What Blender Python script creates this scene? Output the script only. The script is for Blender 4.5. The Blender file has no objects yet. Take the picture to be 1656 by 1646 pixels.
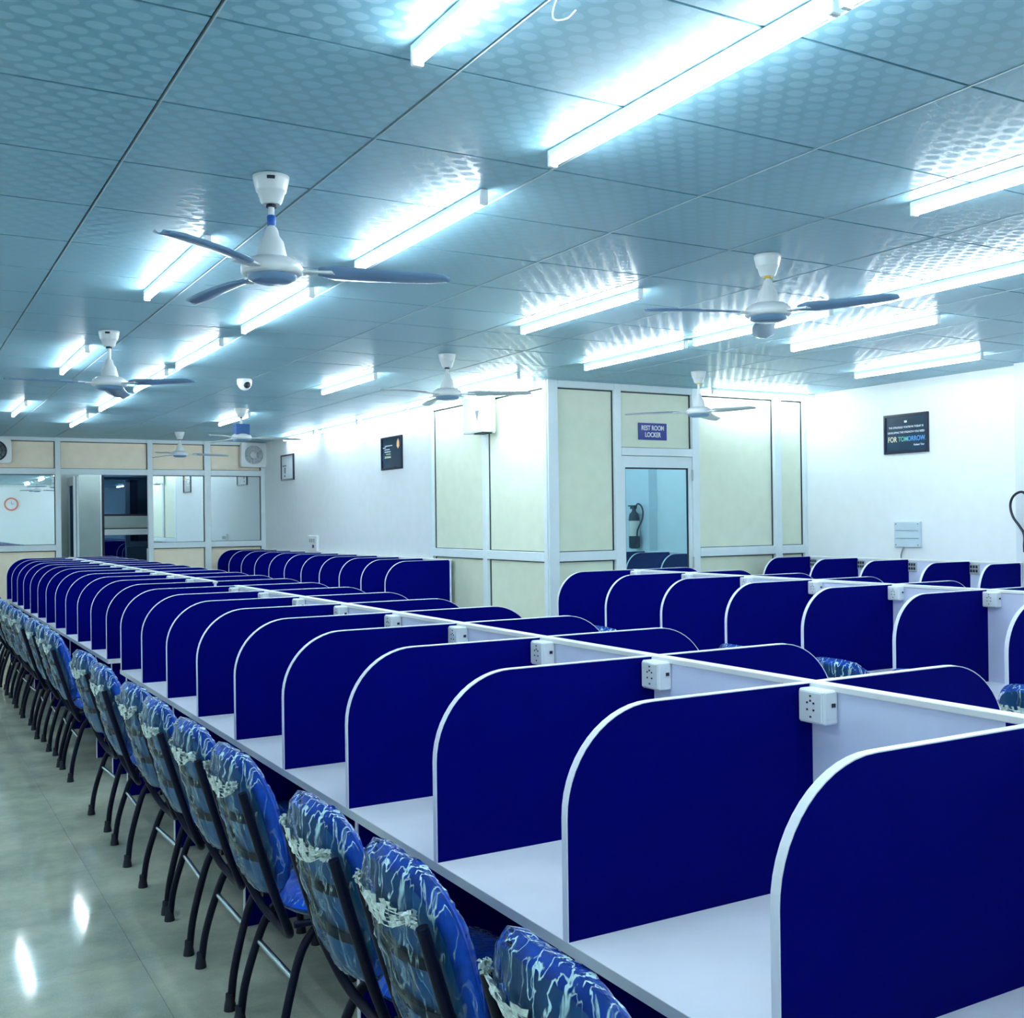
import bpy, math, random
from mathutils import Matrix, Vector
random.seed(7)
S = bpy.context.scene
C = S.collection
PI = math.pi
# ------------------------------------------------------------------ camera, world, exposure
cam_d = bpy.data.cameras.new('camera'); cam = bpy.data.objects.new('camera', cam_d); C.objects.link(cam)
cam_d.sensor_width = 36; cam_d.lens = 36 * 1757.8 / 1656; cam_d.shift_y = 12.5 / 1656
cam_d.clip_start = .05; cam_d.clip_end = 100
CAM = Vector((0, 0, 1.618))
def cam_axes(yaw, pitch, roll):
    f = Vector((math.sin(yaw) * math.cos(pitch), math.cos(yaw) * math.cos(pitch), math.sin(pitch)))
    r = Vector((math.cos(yaw), -math.sin(yaw), 0)); u = r.cross(f)
    c, s = math.cos(roll), math.sin(roll)
    return c * r + s * u, -s * r + c * u, f
RX, UY, FW = cam_axes(.5222, .0022, -.0127)
m = Matrix((RX, UY, -FW)).transposed().to_4x4(); m.translation = CAM
cam.matrix_world = m
S.camera = cam
w = bpy.data.worlds.new('world'); S.world = w; w.use_nodes = True
w.node_tree.nodes['Background'].inputs[0].default_value = (.55, .75, .9, 1)
w.node_tree.nodes['Background'].inputs[1].default_value = .3
vs = S.view_settings; vs.view_transform = 'Standard'; vs.look = 'None'; vs.gamma = 1; vs.use_curve_mapping = False
vs.exposure = 1.95
TUBE_POWER = 15.0

# ------------------------------------------------------------------ materials
def nodes(name):
    mt = bpy.data.materials.new(name); mt.use_nodes = True
    nt = mt.node_tree; return mt, nt, nt.nodes['Principled BSDF']
def mat(name, col, rough=.5, metal=0, var=.06, scale=8, bump=0, bscale=200, coat=0, spec=.5):
    mt, nt, b = nodes(name)
    b.inputs['Roughness'].default_value = rough; b.inputs['Metallic'].default_value = metal
    b.inputs['Specular IOR Level'].default_value = spec
    b.inputs['Coat Weight'].default_value = coat; b.inputs['Coat Roughness'].default_value = .08
    tc = nt.nodes.new('ShaderNodeTexCoord')
    n = nt.nodes.new('ShaderNodeTexNoise'); n.inputs['Scale'].default_value = scale; n.inputs['Detail'].default_value = 4
    nt.links.new(tc.outputs['Object'], n.inputs['Vector'])
    r = nt.nodes.new('ShaderNodeValToRGB')
    r.color_ramp.elements[0].position = .3; r.color_ramp.elements[1].position = .7
    r.color_ramp.elements[0].color = tuple(c * (1 - var) for c in col) + (1,)
    r.color_ramp.elements[1].color = tuple(min(1, c * (1 + var)) for c in col) + (1,)
    nt.links.new(n.outputs[0], r.inputs[0]); nt.links.new(r.outputs[0], b.inputs['Base Color'])
    if bump:
        n2 = nt.nodes.new('ShaderNodeTexNoise'); n2.inputs['Scale'].default_value = bscale
        bp = nt.nodes.new('ShaderNodeBump'); bp.inputs['Strength'].default_value = bump; bp.inputs['Distance'].default_value = .002
        nt.links.new(tc.outputs['Object'], n2.inputs['Vector'])
        nt.links.new(n2.outputs[0], bp.inputs['Height']); nt.links.new(bp.outputs[0], b.inputs['Normal'])
    return mt
def emis(name, col, s):
    mt = bpy.data.materials.new(name); mt.use_nodes = True; nt = mt.node_tree
    nt.nodes.clear(); e = nt.nodes.new('ShaderNodeEmission'); o = nt.nodes.new('ShaderNodeOutputMaterial')
    e.inputs[0].default_value = (*col, 1); e.inputs[1].default_value = s
    nt.links.new(e.outputs[0], o.inputs[0]); return mt
M = {}
M['navy'] = mat('navy_laminate', (.0002, .0014, .150), .6, var=.05, spec=.03)
M['band'] = mat('white_edge_band', (.80, .84, .93), .4, var=.02)
M['top'] = mat('white_desk_laminate', (.86, .89, .97), .35, var=.02, spec=.3)
M['centre'] = mat('pale_lilac_laminate', (.68, .75, .95), .45, var=.03)
M['cream_trim'] = mat('cream_ridge_trim', (.82, .85, .84), .45, var=.03)
M['desk_edge'] = mat('grey_desk_edge', (.62, .68, .70), .45, var=.04)
M['wall'] = mat('white_wall_paint', (.80, .85, .87), .6, var=.02, bump=.1)
M['pillar'] = mat('pillar_paint', (.68, .75, .82), .6, var=.02)
M['panel_green'] = mat('pale_green_board', (.74, .81, .66), .45, var=.03)
M['panel_cream'] = mat('cream_board', (.98, .86, .68), .5, var=.04)
M['alu'] = mat('white_coated_aluminium', (.74, .85, .89), .32, var=.02)
M['gasket'] = mat('black_rubber_gasket', (.01, .03, .04), .6)
M['white'] = mat('white_plastic', (.80, .86, .88), .35, var=.02)
M['fanwhite'] = mat('fan_enamel', (.66, .72, .74), .3, var=.03)
M['blade'] = mat('shaded_fan_blade_enamel', (.15, .28, .45), .28, var=.05, coat=.3)  # white blades with their shade put into the colour as blue-grey
M['blade_lit'] = mat('lit_fan_blade_enamel', (.48, .56, .60), .3, var=.05)  # lit copy of the white blade enamel, for the farther fans
M['dark'] = mat('near_black', (.006, .012, .03), .4)
M['frame'] = mat('dark_blue_black_tube_paint', (.0008, .003, .018), .45, var=.2, spec=.2)
M['rubber'] = mat('black_rubber', (.004, .008, .025), .6)
M['cloth'] = mat('blue_upholstery', (.0, .10, .68), .55, var=.3, scale=14, spec=.2)
M['board'] = mat('steel_blue_chair_back', (.0, .085, .27), .35, var=.3, scale=10)
M['chrome'] = mat('dull_chrome', (.45, .58, .62), .25, metal=.9)
M['bluebox'] = mat('blue_cardboard', (.03, .12, .35), .6)
M['yellow'] = mat('yellow_tape', (.7, .5, .08), .5)
M['bluetape'] = mat('blue_tape', (.01, .12, .5), .5)
M['slab'] = mat('dark_ceiling_void', (.004, .012, .022), .9)
M['grid'] = mat('ceiling_grid_paint', (.45, .58, .64), .5)
M['sign'] = mat('navy_sign_acrylic', (.01, .03, .28), .3)
M['signtext'] = mat('white_sign_print', (.85, .9, .95), .5)
M['pic'] = mat('dark_teal_print', (.008, .04, .085), .2, var=.3, scale=5)
M['pic_frame'] = mat('black_picture_frame', (.003, .006, .03), .3)
M['paper'] = mat('white_paper_print', (.75, .8, .85), .6)
M['greyprint'] = mat('grey_print', (.2, .28, .3), .6)
M['orange'] = mat('orange_print', (.85, .45, .2), .6)
M['green_t'] = mat('green_print', (.15, .55, .42), .6)
M['blue_t'] = mat('blue_print', (.1, .35, .75), .6)
M['cream_t'] = mat('cream_print', (.85, .8, .55), .6)
M['lime_t'] = mat('lime_print', (.35, .5, .25), .6)
M['conduit'] = mat('grey_conduit', (.4, .46, .47), .5)
M['perspex'] = mat('pale_glazed_plate', (.55, .68, .76), .15, var=.05)
M['darkline'] = mat('grey_green_line', (.25, .38, .42), .5)
M['red'] = mat('extinguisher_red', (.5, .01, .01), .3)
M['labelcream'] = mat('cream_label', (.75, .68, .6), .6)
M['corridor'] = mat('grey_green_corridor_paint', (.34, .46, .46), .6, var=.1, scale=3)
M['corridor_light'] = mat('pale_door_board', (.42, .56, .56), .5, var=.08, scale=3)
M['tube'] = emis('led_tube_glow', (.86, .95, 1.0), TUBE_POWER)
M['palegrey'] = mat('pale_grey_plastic', (.5, .58, .62), .5)
M['ring'] = mat('orange_ring', (.8, .2, .08), .5)
# ceiling tile: staggered pale ovals printed on teal-grey pvc board
mt, nt, b = nodes('patterned_ceiling_tile'); M['tile'] = mt
b.inputs['Specular IOR Level'].default_value = .5
geo = nt.nodes.new('ShaderNodeNewGeometry'); sp = nt.nodes.new('ShaderNodeSeparateXYZ'); nt.links.new(geo.outputs['Position'], sp.inputs[0])
def MA(op, a, bb=None, c=None):
    n = nt.nodes.new('ShaderNodeMath'); n.operation = op
    for i, x in enumerate((a, bb, c)):
        if x is None: continue
        if isinstance(x, (int, float)): n.inputs[i].default_value = x
        else: nt.links.new(x, n.inputs[i])
    return n.outputs[0]
u = MA('DIVIDE', sp.outputs[0], .0807); v = MA('DIVIDE', sp.outputs[1], .0480)
row = MA('FLOOR', v); off = MA('MULTIPLY', MA('PINGPONG', row, 1), .5)
fu = MA('SUBTRACT', MA('FRACT', MA('ADD', u, off)), .5); fv = MA('SUBTRACT', MA('FRACT', v), .5)
d = MA('SQRT', MA('ADD', MA('POWER', MA('MULTIPLY', fu, .0807 / .029), 2), MA('POWER', MA('MULTIPLY', fv, .0480 / .0215), 2)))
mask = nt.nodes.new('ShaderNodeMapRange'); mask.inputs[1].default_value = .92; mask.inputs[2].default_value = 1.02
mask.inputs[3].default_value = 1; mask.inputs[4].default_value = 0; nt.links.new(d, mask.inputs[0])
mx = nt.nodes.new('ShaderNodeMix'); mx.data_type = 'RGBA'
mx.inputs[6].default_value = (.19, .405, .52, 1); mx.inputs[7].default_value = (.285, .50, .615, 1)
nt.links.new(mask.outputs[0], mx.inputs[0]); nt.links.new(mx.outputs[2], b.inputs['Base Color'])
mr = nt.nodes.new('ShaderNodeMapRange'); mr.inputs[3].default_value = .34; mr.inputs[4].default_value = .62
nt.links.new(mask.outputs[0], mr.inputs[0]); nt.links.new(mr.outputs[0], b.inputs['Roughness'])
bp = nt.nodes.new('ShaderNodeBump'); bp.inputs['Strength'].default_value = .05; bp.inputs['Distance'].default_value = .002
nt.links.new(mask.outputs[0], bp.inputs['Height']); nt.links.new(bp.outputs[0], b.inputs['Normal'])
# polished floor tile
mt, nt, b = nodes('polished_floor_tile'); M['floor'] = mt
b.inputs['Roughness'].default_value = .07; b.inputs['Specular IOR Level'].default_value = .6
geo = nt.nodes.new('ShaderNodeNewGeometry')
n1 = nt.nodes.new('ShaderNodeTexNoise'); n1.inputs['Scale'].default_value = 2.2; n1.inputs['Detail'].default_value = 8; n1.inputs['Roughness'].default_value = .65
n2 = nt.nodes.new('ShaderNodeTexNoise'); n2.inputs['Scale'].default_value = 160; n2.inputs['Detail'].default_value = 2
nt.links.new(geo.outputs['Position'], n1.inputs[0]); nt.links.new(geo.outputs['Position'], n2.inputs[0])
r1 = nt.nodes.new('ShaderNodeValToRGB'); r1.color_ramp.elements[0].position = .33; r1.color_ramp.elements[1].position = .68
r1.color_ramp.elements[0].color = (.40, .47, .37, 1); r1.color_ramp.elements[1].color = (.74, .77, .60, 1)
nt.links.new(n1.outputs[0], r1.inputs[0])
mm = nt.nodes.new('ShaderNodeMix'); mm.data_type = 'RGBA'; mm.blend_type = 'OVERLAY'; mm.inputs[0].default_value = .25
nt.links.new(r1.outputs[0], mm.inputs[6]); nt.links.new(n2.outputs[0], mm.inputs[7]); nt.links.new(mm.outputs[2], b.inputs['Base Color'])
# reflective (solar-film) glass
def mirror_glass(name, tint, refl, body):
    mt = bpy.data.materials.new(name); mt.use_nodes = True; nt = mt.node_tree; nt.nodes.clear()
    g = nt.nodes.new('ShaderNodeBsdfGlossy'); g.inputs['Color'].default_value = (*tint, 1); g.inputs['Roughness'].default_value = .01
    d = nt.nodes.new('ShaderNodeBsdfDiffuse'); d.inputs['Color'].default_value = (*body, 1)
    n = nt.nodes.new('ShaderNodeTexNoise'); n.inputs['Scale'].default_value = 1.5
    bp = nt.nodes.new('ShaderNodeBump'); bp.inputs['Strength'].default_value = .03; nt.links.new(n.outputs[0], bp.inputs['Height']); nt.links.new(bp.outputs[0], g.inputs['Normal'])
    mx = nt.nodes.new('ShaderNodeMixShader'); mx.inputs[0].default_value = refl
    o = nt.nodes.new('ShaderNodeOutputMaterial')
    nt.links.new(d.outputs[0], mx.inputs[1]); nt.links.new(g.outputs[0], mx.inputs[2]); nt.links.new(mx.outputs[0], o.inputs[0])
    return mt
M['mirror'] = mirror_glass('reflective_window_glass', (.86, .95, .96), .82, (.3, .4, .42))
M['doorglass'] = mirror_glass('blue_tinted_reflective_glass', (.42, .68, .74), .8, (.10, .22, .26))
M['darkglass'] = mirror_glass('dark_glass', (.10, .18, .28), .8, (.004, .01, .05))
# clear plastic wrap: transparent film with white creases
mt = bpy.data.materials.new('clear_plastic_wrap'); mt.use_nodes = True; M['wrap'] = mt; nt = mt.node_tree; nt.nodes.clear()
tc = nt.nodes.new('ShaderNodeTexCoord'); mp = nt.nodes.new('ShaderNodeMapping'); mp.inputs['Scale'].default_value = (1.0, 1.25, .26)
mp.inputs['Rotation'].default_value = (.5, 0, 0)
nt.links.new(tc.outputs['Object'], mp.inputs[0])
wv = nt.nodes.new('ShaderNodeTexNoise'); wv.inputs['Scale'].default_value = 26; wv.inputs['Detail'].default_value = 3; wv.inputs['Distortion'].default_value = .35
nt.links.new(mp.outputs[0], wv.inputs[0])
rdg = nt.nodes.new('ShaderNodeMath'); rdg.operation = 'SUBTRACT'; rdg.inputs[1].default_value = .5; nt.links.new(wv.outputs[0], rdg.inputs[0])
ab = nt.nodes.new('ShaderNodeMath'); ab.operation = 'ABSOLUTE'; nt.links.new(rdg.outputs[0], ab.inputs[0])
cr = nt.nodes.new('ShaderNodeMapRange'); cr.inputs[1].default_value = .0; cr.inputs[2].default_value = .030; cr.inputs[3].default_value = 1; cr.inputs[4].default_value = 0
nt.links.new(ab.outputs[0], cr.inputs[0])
n3 = nt.nodes.new('ShaderNodeTexNoise'); n3.inputs['Scale'].default_value = 7; n3.inputs['Detail'].default_value = 3
nt.links.new(tc.outputs['Object'], n3.inputs[0])
c3 = nt.nodes.new('ShaderNodeMapRange'); c3.inputs[1].default_value = .40; c3.inputs[2].default_value = .60
nt.links.new(n3.outputs[0], c3.inputs[0])
sz = nt.nodes.new('ShaderNodeSeparateXYZ'); nt.links.new(tc.outputs['Object'], sz.inputs[0])
hz = nt.nodes.new('ShaderNodeMapRange'); hz.inputs[1].default_value = .84; hz.inputs[2].default_value = .93; hz.inputs[3].default_value = .45; hz.inputs[4].default_value = 2.4; nt.links.new(sz.outputs[2], hz.inputs[0])
mxx = nt.nodes.new('ShaderNodeMath'); mxx.operation = 'MULTIPLY'; nt.links.new(cr.outputs[0], mxx.inputs[0]); nt.links.new(c3.outputs[0], mxx.inputs[1])
mx3 = nt.nodes.new('ShaderNodeMath'); mx3.operation = 'MULTIPLY'; nt.links.new(mxx.outputs[0], mx3.inputs[0]); nt.links.new(hz.outputs[0], mx3.inputs[1])
fac = nt.nodes.new('ShaderNodeMath'); fac.operation = 'MULTIPLY_ADD'; fac.inputs[1].default_value = 1.1; fac.inputs[2].default_value = .012; fac.use_clamp = True; nt.links.new(mx3.outputs[0], fac.inputs[0])
bpw = nt.nodes.new('ShaderNodeBump'); bpw.inputs['Strength'].default_value = 1; bpw.inputs['Distance'].default_value = .03
ad = nt.nodes.new('ShaderNodeMath'); ad.operation = 'ADD'; nt.links.new(wv.outputs[0], ad.inputs[0]); nt.links.new(n3.outputs[0], ad.inputs[1]); nt.links.new(ad.outputs[0], bpw.inputs['Height'])
tr = nt.nodes.new('ShaderNodeBsdfTransparent'); tr.inputs[0].default_value = (.93, .97, .98, 1)
df = nt.nodes.new('ShaderNodeBsdfDiffuse'); df.inputs[0].default_value = (.50, .78, .85, 1)
gl = nt.nodes.new('ShaderNodeBsdfGlossy'); gl.inputs['Roughness'].default_value = .09; gl.inputs['Color'].default_value = (.85, .95, 1, 1)
nt.links.new(bpw.outputs[0], gl.inputs['Normal']); nt.links.new(bpw.outputs[0], df.inputs['Normal'])
m1 = nt.nodes.new('ShaderNodeMixShader'); nt.links.new(fac.outputs[0], m1.inputs[0]); nt.links.new(tr.outputs[0], m1.inputs[1]); nt.links.new(df.outputs[0], m1.inputs[2])
m2 = nt.nodes.new('ShaderNodeMixShader'); frs = nt.nodes.new('ShaderNodeFresnel'); frs.inputs['IOR'].default_value = 1.22; nt.links.new(frs.outputs[0], m2.inputs[0]); nt.links.new(m1.outputs[0], m2.inputs[1]); nt.links.new(gl.outputs[0], m2.inputs[2])
o = nt.nodes.new('ShaderNodeOutputMaterial'); nt.links.new(m2.outputs[0], o.inputs[0])
M['knot'] = mat('crumpled_plastic', (.62, .75, .74), .25, var=.3, scale=60, coat=.5)

# ------------------------------------------------------------------ mesh helpers
class MB:
    def __init__(s): s.v = []; s.f = []; s.sm = []
    def add(s, vs_, fs, smooth=False, mtx=None):
        n = len(s.v)
        for q in vs_:
            q = Vector(q)
            s.v.append(tuple(mtx @ q) if mtx is not None else tuple(q))
        for q in fs: s.f.append(tuple(i + n for i in q)); s.sm.append(smooth)
        return s
    def box(s, a, b, mtx=None, bev=0):
        x0, y0, z0 = a; x1, y1, z1 = b
        if not bev:
            V = [(x0,y0,z0),(x1,y0,z0),(x1,y1,z0),(x0,y1,z0),(x0,y0,z1),(x1,y0,z1),(x1,y1,z1),(x0,y1,z1)]
            F = [(0,3,2,1),(4,5,6,7),(0,1,5,4),(1,2,6,5),(2,3,7,6),(3,0,4,7)]
            return s.add(V, F, False, mtx)
        e = bev; V = []; idx = {}
        for i, X in enumerate((x0, x1)):
            for j, Y in enumerate((y0, y1)):
                for k, Z in enumerate((z0, z1)):
                    sx, sy, sz = (1, -1)[i], (1, -1)[j], (1, -1)[k]
                    idx[i,j,k] = len(V)
                    V += [(X, Y+sy*e, Z+sz*e), (X+sx*e, Y, Z+sz*e), (X+sx*e, Y+sy*e, Z)]
        F = []
        def q(a_, b_, c_, d_): F.append((a_, b_, c_, d_))
        I = lambda i,j,k,n: idx[i,j,k]+n
        for i in (0,1):
            q(I(i,0,0,0),I(i,1,0,0),I(i,1,1,0),I(i,0,1,0)); q(I(0,i,0,1),I(1,i,0,1),I(1,i,1,1),I(0,i,1,1)); q(I(0,0,i,2),I(1,0,i,2),I(1,1,i,2),I(0,1,i,2))
        for a_ in (0,1):
            for b_ in (0,1):
                q(I(a_,b_,0,0),I(a_,b_,1,0),I(a_,b_,1,1),I(a_,b_,0,1))
                q(I(a_,0,b_,0),I(a_,1,b_,0),I(a_,1,b_,2),I(a_,0,b_,2))
                q(I(0,a_,b_,1),I(1,a_,b_,1),I(1,a_,b_,2),I(0,a_,b_,2))
        for c_ in idx.values(): F.append((c_, c_+1, c_+2))
        return s.add(V, F, False, mtx)
    def tube(s, path, r, n=10, closed=False, flat=1.0, mtx=None):
        P = [Vector(q) for q in path]; V = []; F = []
        up = Vector((0, 0, 1)); prev = None
        for i, q in enumerate(P):
            t = (P[min(i+1, len(P)-1)] - P[max(i-1, 0)]).normalized()
            if prev is None:
                a = t.cross(up)
                if a.length < .1: a = t.cross(Vector((0, 1, 0)))
                a.normalize()
            else:
                a = (prev - t * prev.dot(t)).normalized()
            prev = a; b_ = t.cross(a)
            rr = r[i] if isinstance(r, (list, tuple)) else r
            for k in range(n):
                an = 2 * PI * k / n; V.append(q + rr * (a * math.cos(an) + b_ * math.sin(an) * flat))
        for i in range(len(P) - 1):
            for k in range(n):
                F.append((i*n+k, i*n+(k+1)%n, (i+1)*n+(k+1)%n, (i+1)*n+k))
        s.add(V, F, True, mtx)
        s.add([V[k] for k in range(n)], [tuple(range(n-1, -1, -1))], False, mtx)
        s.add([V[(len(P)-1)*n+k] for k in range(n)], [tuple(range(n))], False, mtx)
        return s
    def lathe(s, prof, n=28, c=(0,0,0), mtx=None, smooth=True):
        V = []; F = []
        for r, z in prof:
            for k in range(n):
                a = 2*PI*k/n; V.append((c[0]+r*math.cos(a), c[1]+r*math.sin(a), c[2]+z))
        for i in range(len(prof)-1):
            for k in range(n): F.append((i*n+k, i*n+(k+1)%n, (i+1)*n+(k+1)%n, (i+1)*n+k))
        s.add(V, F, smooth, mtx)
        s.add([V[k] for k in range(n)], [tuple(range(n))], False, mtx); L = (len(prof)-1)*n
        s.add([V[L+k] for k in range(n)], [tuple(range(n))], False, mtx)
        return s
    def prism(s, poly, y0, y1, mtx=None):      # poly in xz, extruded along y
        n = len(poly); V = [(x, y0, z) for x, z in poly] + [(x, y1, z) for x, z in poly]
        F = [tuple(range(n-1, -1, -1)), tuple(range(n, 2*n))] + [(i, (i+1)%n, n+(i+1)%n, n+i) for i in range(n)]
        return s.add(V, F, False, mtx)
    def mesh(s, name, mt):
        me = bpy.data.meshes.new(name); me.from_pydata(s.v, [], s.f)
        me.polygons.foreach_set('use_smooth', s.sm); me.materials.append(mt); me.update()
        return me
    def build(s, name, mt, parent=None, **kw):
        # recentre on bounding-box middle-bottom so the object's origin sits at the thing
        return link(s.mesh(name, mt), name, parent, **kw)
def link(me, name, parent=None, loc=(0,0,0), label=None, cat=None, group=None, kind=None):
    o = bpy.data.objects.new(name, me); C.objects.link(o); o.location = loc
    if parent is not None: o.parent = parent
    return tag(o, label, cat, group, kind)
def tag(o, label=None, cat=None, group=None, kind=None):
    for k, v_ in (('label', label), ('category', cat), ('group', group), ('kind', kind)):
        if v_: o[k] = v_
    return o
def empty(name, loc, rz=0, **kw):
    o = bpy.data.objects.new(name, None); C.objects.link(o); o.location = loc; o.rotation_euler = (0, 0, rz)
    o.empty_display_size = .1
    return tag(o, **kw)
KIDS = {}
def copy_tree(o, parent=None):
    c = o.copy(); C.objects.link(c)
    if parent is not None: c.parent = parent
    for ch in list(o.children): copy_tree(ch, c)
    return c
def text_mesh(body, size, mt, name, align='CENTER', ext=.001, sx=1.0):
    cu = bpy.data.curves.new(name, 'FONT'); cu.body = body; cu.size = size; cu.align_x = align; cu.align_y = 'CENTER'; cu.extrude = ext; cu.offset = size * .018
    t = bpy.data.objects.new('t', cu); C.objects.link(t)
    bpy.context.view_layer.update()
    me = bpy.data.meshes.new_from_object(t); bpy.data.objects.remove(t)
    me.name = name; me.materials.clear(); me.materials.append(mt)
    if sx != 1.0: me.transform(Matrix.Diagonal((sx, 1, 1, 1)))
    return me

# ------------------------------------------------------------------ setting
ZC = 2.80
XL, XR, YB, YF = -1.6, 7.87, -3.0, 15.8
def struct(mb, name, mt, parent=None, label=None):
    return mb.build(name, mt, parent, kind='structure' if parent is None else None, label=label)
floor = struct(MB().box((XL-.2, YB-.2, -.12), (XR+.2, YF+1.6, -.012)), 'floor', M['conduit'])
# floor tiles: aisle tiles singly, those under the desks and behind the camera joined
tmesh = MB().box((.0005, .0005, -.011), (.5995, .5995, 0)).mesh('floor_tile', M['floor'])
rest = MB()
nx = int((XR - XL) / .6) + 1; ny = int((YF + 1.2 - YB) / .6) + 1
for i in range(nx):
    for j in range(ny):
        x, y = XL + i * .6, YB + j * .6
        if x < 1.3 and y > 2.2 and y < 15.5 and x > -.9: link(tmesh, 'floor_tile', floor, (x, y, 0))
        else: rest.box((x+.001, y+.001, -.011), (min(x+.599, XR), y+.599, 0))
rest.build('floor_tile_field', M['floor'], floor, kind='stuff')
# ceiling
ceil = struct(MB().box((XL-.2, YB-.2, ZC+.012), (XR+.2, YF+1.6, ZC+.12)), 'ceiling', M['slab'])
GX, GY, TX, TY = .6713, 2.5413, .6455, .5763
cell = []
for i in range(-4, 12):
    for j in range(-10, 24):
        x0, y0 = GX + i*TX, GY + j*TY
        if x0 + TX < XL or x0 > XR or y0 > YF or y0 + TY < YB: continue
        a = (max(x0+.009, XL), max(y0+.005, YB), ZC); b_ = (min(x0+TX-.003, XR), min(y0+TY-.005, YF), ZC+.01)
        if b_[0]-a[0] < .02 or b_[1]-a[1] < .02: continue
        c_ = Vector(((a[0]+b_[0])/2, (a[1]+b_[1])/2, ZC)) - CAM
        dep = c_.dot(FW); vis = dep > .8 and abs(c_.dot(RX)) < .55*dep + .5 and abs(c_.dot(UY)) < .55*dep + .5
        vis = vis and not (y0 > 7.9 and x0 > 4.87)
        cell.append((0 if vis else 1, dep, a, b_))
cell.sort(key=lambda q: (q[0], q[1]))
full = MB().box((0, 0, 0), (TX-.012, TY-.010, .01)).mesh('ceiling_tile', M['tile'])
rest = MB()
for n, (nv, dep, a, b_) in enumerate(cell):
    if n < 299 and not nv:
        if abs(b_[0]-a[0]-(TX-.012)) < 1e-4 and abs(b_[1]-a[1]-(TY-.010)) < 1e-4: link(full, 'ceiling_tile', ceil, a)
        else: MB().box(a, b_).build('ceiling_tile', M['tile'], ceil)
    else: rest.box(a, b_)
rest.build('ceiling_tile_field', M['tile'], ceil, kind='stuff')
for i in range(-3, 12):
    x0 = GX + i*TX
    if XL < x0 < XR: MB().box((x0+.0055, YB, ZC-.001), (x0+.0085, YF if x0 < 4.87 else 7.84, ZC+.012)).build('grid_bar', M['grid'], ceil)
# plain walls
struct(MB().box((XL-.15, YB-.15, 0), (XL, YF+1.4, ZC)), 'wall_left', M['wall'])
struct(MB().box((XL, YB-.15, 0), (XR+.15, YB, ZC)), 'wall_back', M['wall'])
struct(MB().box((XR, YB, 0), (XR+.15, 7.96, ZC)), 'wall_right_near', M['wall'])
struct(MB().box((4.87, 10.16, 0), (5.02, YF, ZC)), 'wall_right_far', M['wall'])
struct(MB().box((7.75, 4.55, 0), (XR, 5.47, ZC)), 'trim_pillar', M['pillar'])
FT = .05
def frame_panel(parent, axis, pos, a0, a1, z0, z1, mt, depth=.03, glass=False):
    """recessed infill between frame members; axis 'y': plane y=pos seen from -y; axis 'x': plane x=pos seen from -x"""
    g = .006
    def bx(u0, u1, w0, w1, d0, d1):
        return ((u0, pos+d0, w0), (u1, pos+d1, w1)) if axis == 'y' else ((pos+d0, u0, w0), (pos+d1, u1, w1))
    pn = MB().box(*bx(a0, a1, z0, z1, .030, .040)).build('pane' if glass else 'panel', mt, parent)
    gk = MB()
    for r_ in ((a0, a1, z0, z0+g), (a0, a1, z1-g*1.6, z1), (a0, a0+g, z0, z1), (a1-g*1.6, a1, z0, z1)):
        gk.box(*bx(*r_, .022, .0305))
    gk.build('gasket', M['gasket'], pn)
    return pn
def bar(parent, axis, pos, a0, a1, z0, z1, d0=-.012, d1=.045, name='frame_bar', mt=None):
    if axis == 'y': m_ = MB().box((a0, pos+d0, z0), (a1, pos+d1, z1), bev=.003)
    else: m_ = MB().box((pos+d0, a0, z0), (pos+d1, a1, z1), bev=.003)
    return m_.build(name, mt or M['alu'], parent)
# partition facing the camera (rest room block)
PY = 7.84
wp = struct(MB().box((4.99, PY+.046, 0), (5.57, PY+.12, ZC)).box((6.50, PY+.046, 0), (XR, PY+.12, ZC)).box((5.57, PY+.046, 2.16), (6.50, PY+.12, ZC)), 'wall_partition_front', M['wall'])
bar(wp, 'y', PY, 4.87, 4.97, 0, ZC)
for x0, x1, z0 in ((5.56, 5.63, 0), (6.43, 6.51, 0), (7.44, 7.53, 0), (7.83, 7.87, 0)): bar(wp, 'y', PY, x0, x1, z0, ZC)
for x0, x1 in ((4.97, 5.56), (5.63, 6.43), (6.51, 7.44), (7.53, 7.83)): bar(wp, 'y', PY, x0, x1, 2.74, ZC)
for x0, x1 in ((4.97, 5.56), (6.51, 7.44), (7.53, 7.83)):
    bar(wp, 'y', PY, x0, x1, 1.25, 1.33); bar(wp, 'y', PY, x0, x1, 0, .10)
    frame_panel(wp, 'y', PY, x0, x1, 1.33, 2.74, M['panel_green']); frame_panel(wp, 'y', PY, x0, x1, .10, 1.25, M['panel_green'])
bar(wp, 'y', PY, 5.63, 6.43, 2.17, 2.24); frame_panel(wp, 'y', PY, 5.63, 6.43, 2.24, 2.74, M['panel_green'])
door = struct(MB().box((5.632, PY+.002, .005), (5.675, PY+.04, 2.165)).box((6.388, PY+.002, .005), (6.428, PY+.04, 2.165)).box((5.675, PY+.002, 2.065), (6.388, PY+.04, 2.165)).box((5.675, PY+.002, .005), (6.388, PY+.04, .16)), 'door_1', M['alu'])
dg = MB().box((5.675, PY+.018, .16), (6.388, PY+.026, 2.065)).build('pane', M['doorglass'], door, label='blue tinted reflective glass pane')
g = MB()
g.box((5.675, PY+.010, 2.052), (6.388, PY+.018, 2.066)).box((5.675, PY+.010, .16), (5.683, PY+.018, 2.065)).box((6.379, PY+.010, .16), (6.388, PY+.018, 2.065))
g.build('gasket', M['gasket'], dg)
for z in (.35, 1.2, 2.0): MB().tube([(6.43, PY-.006, z-.05), (6.43, PY-.006, z+.05)], .008, 8).build('hinge', M['conduit'], door)
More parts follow.
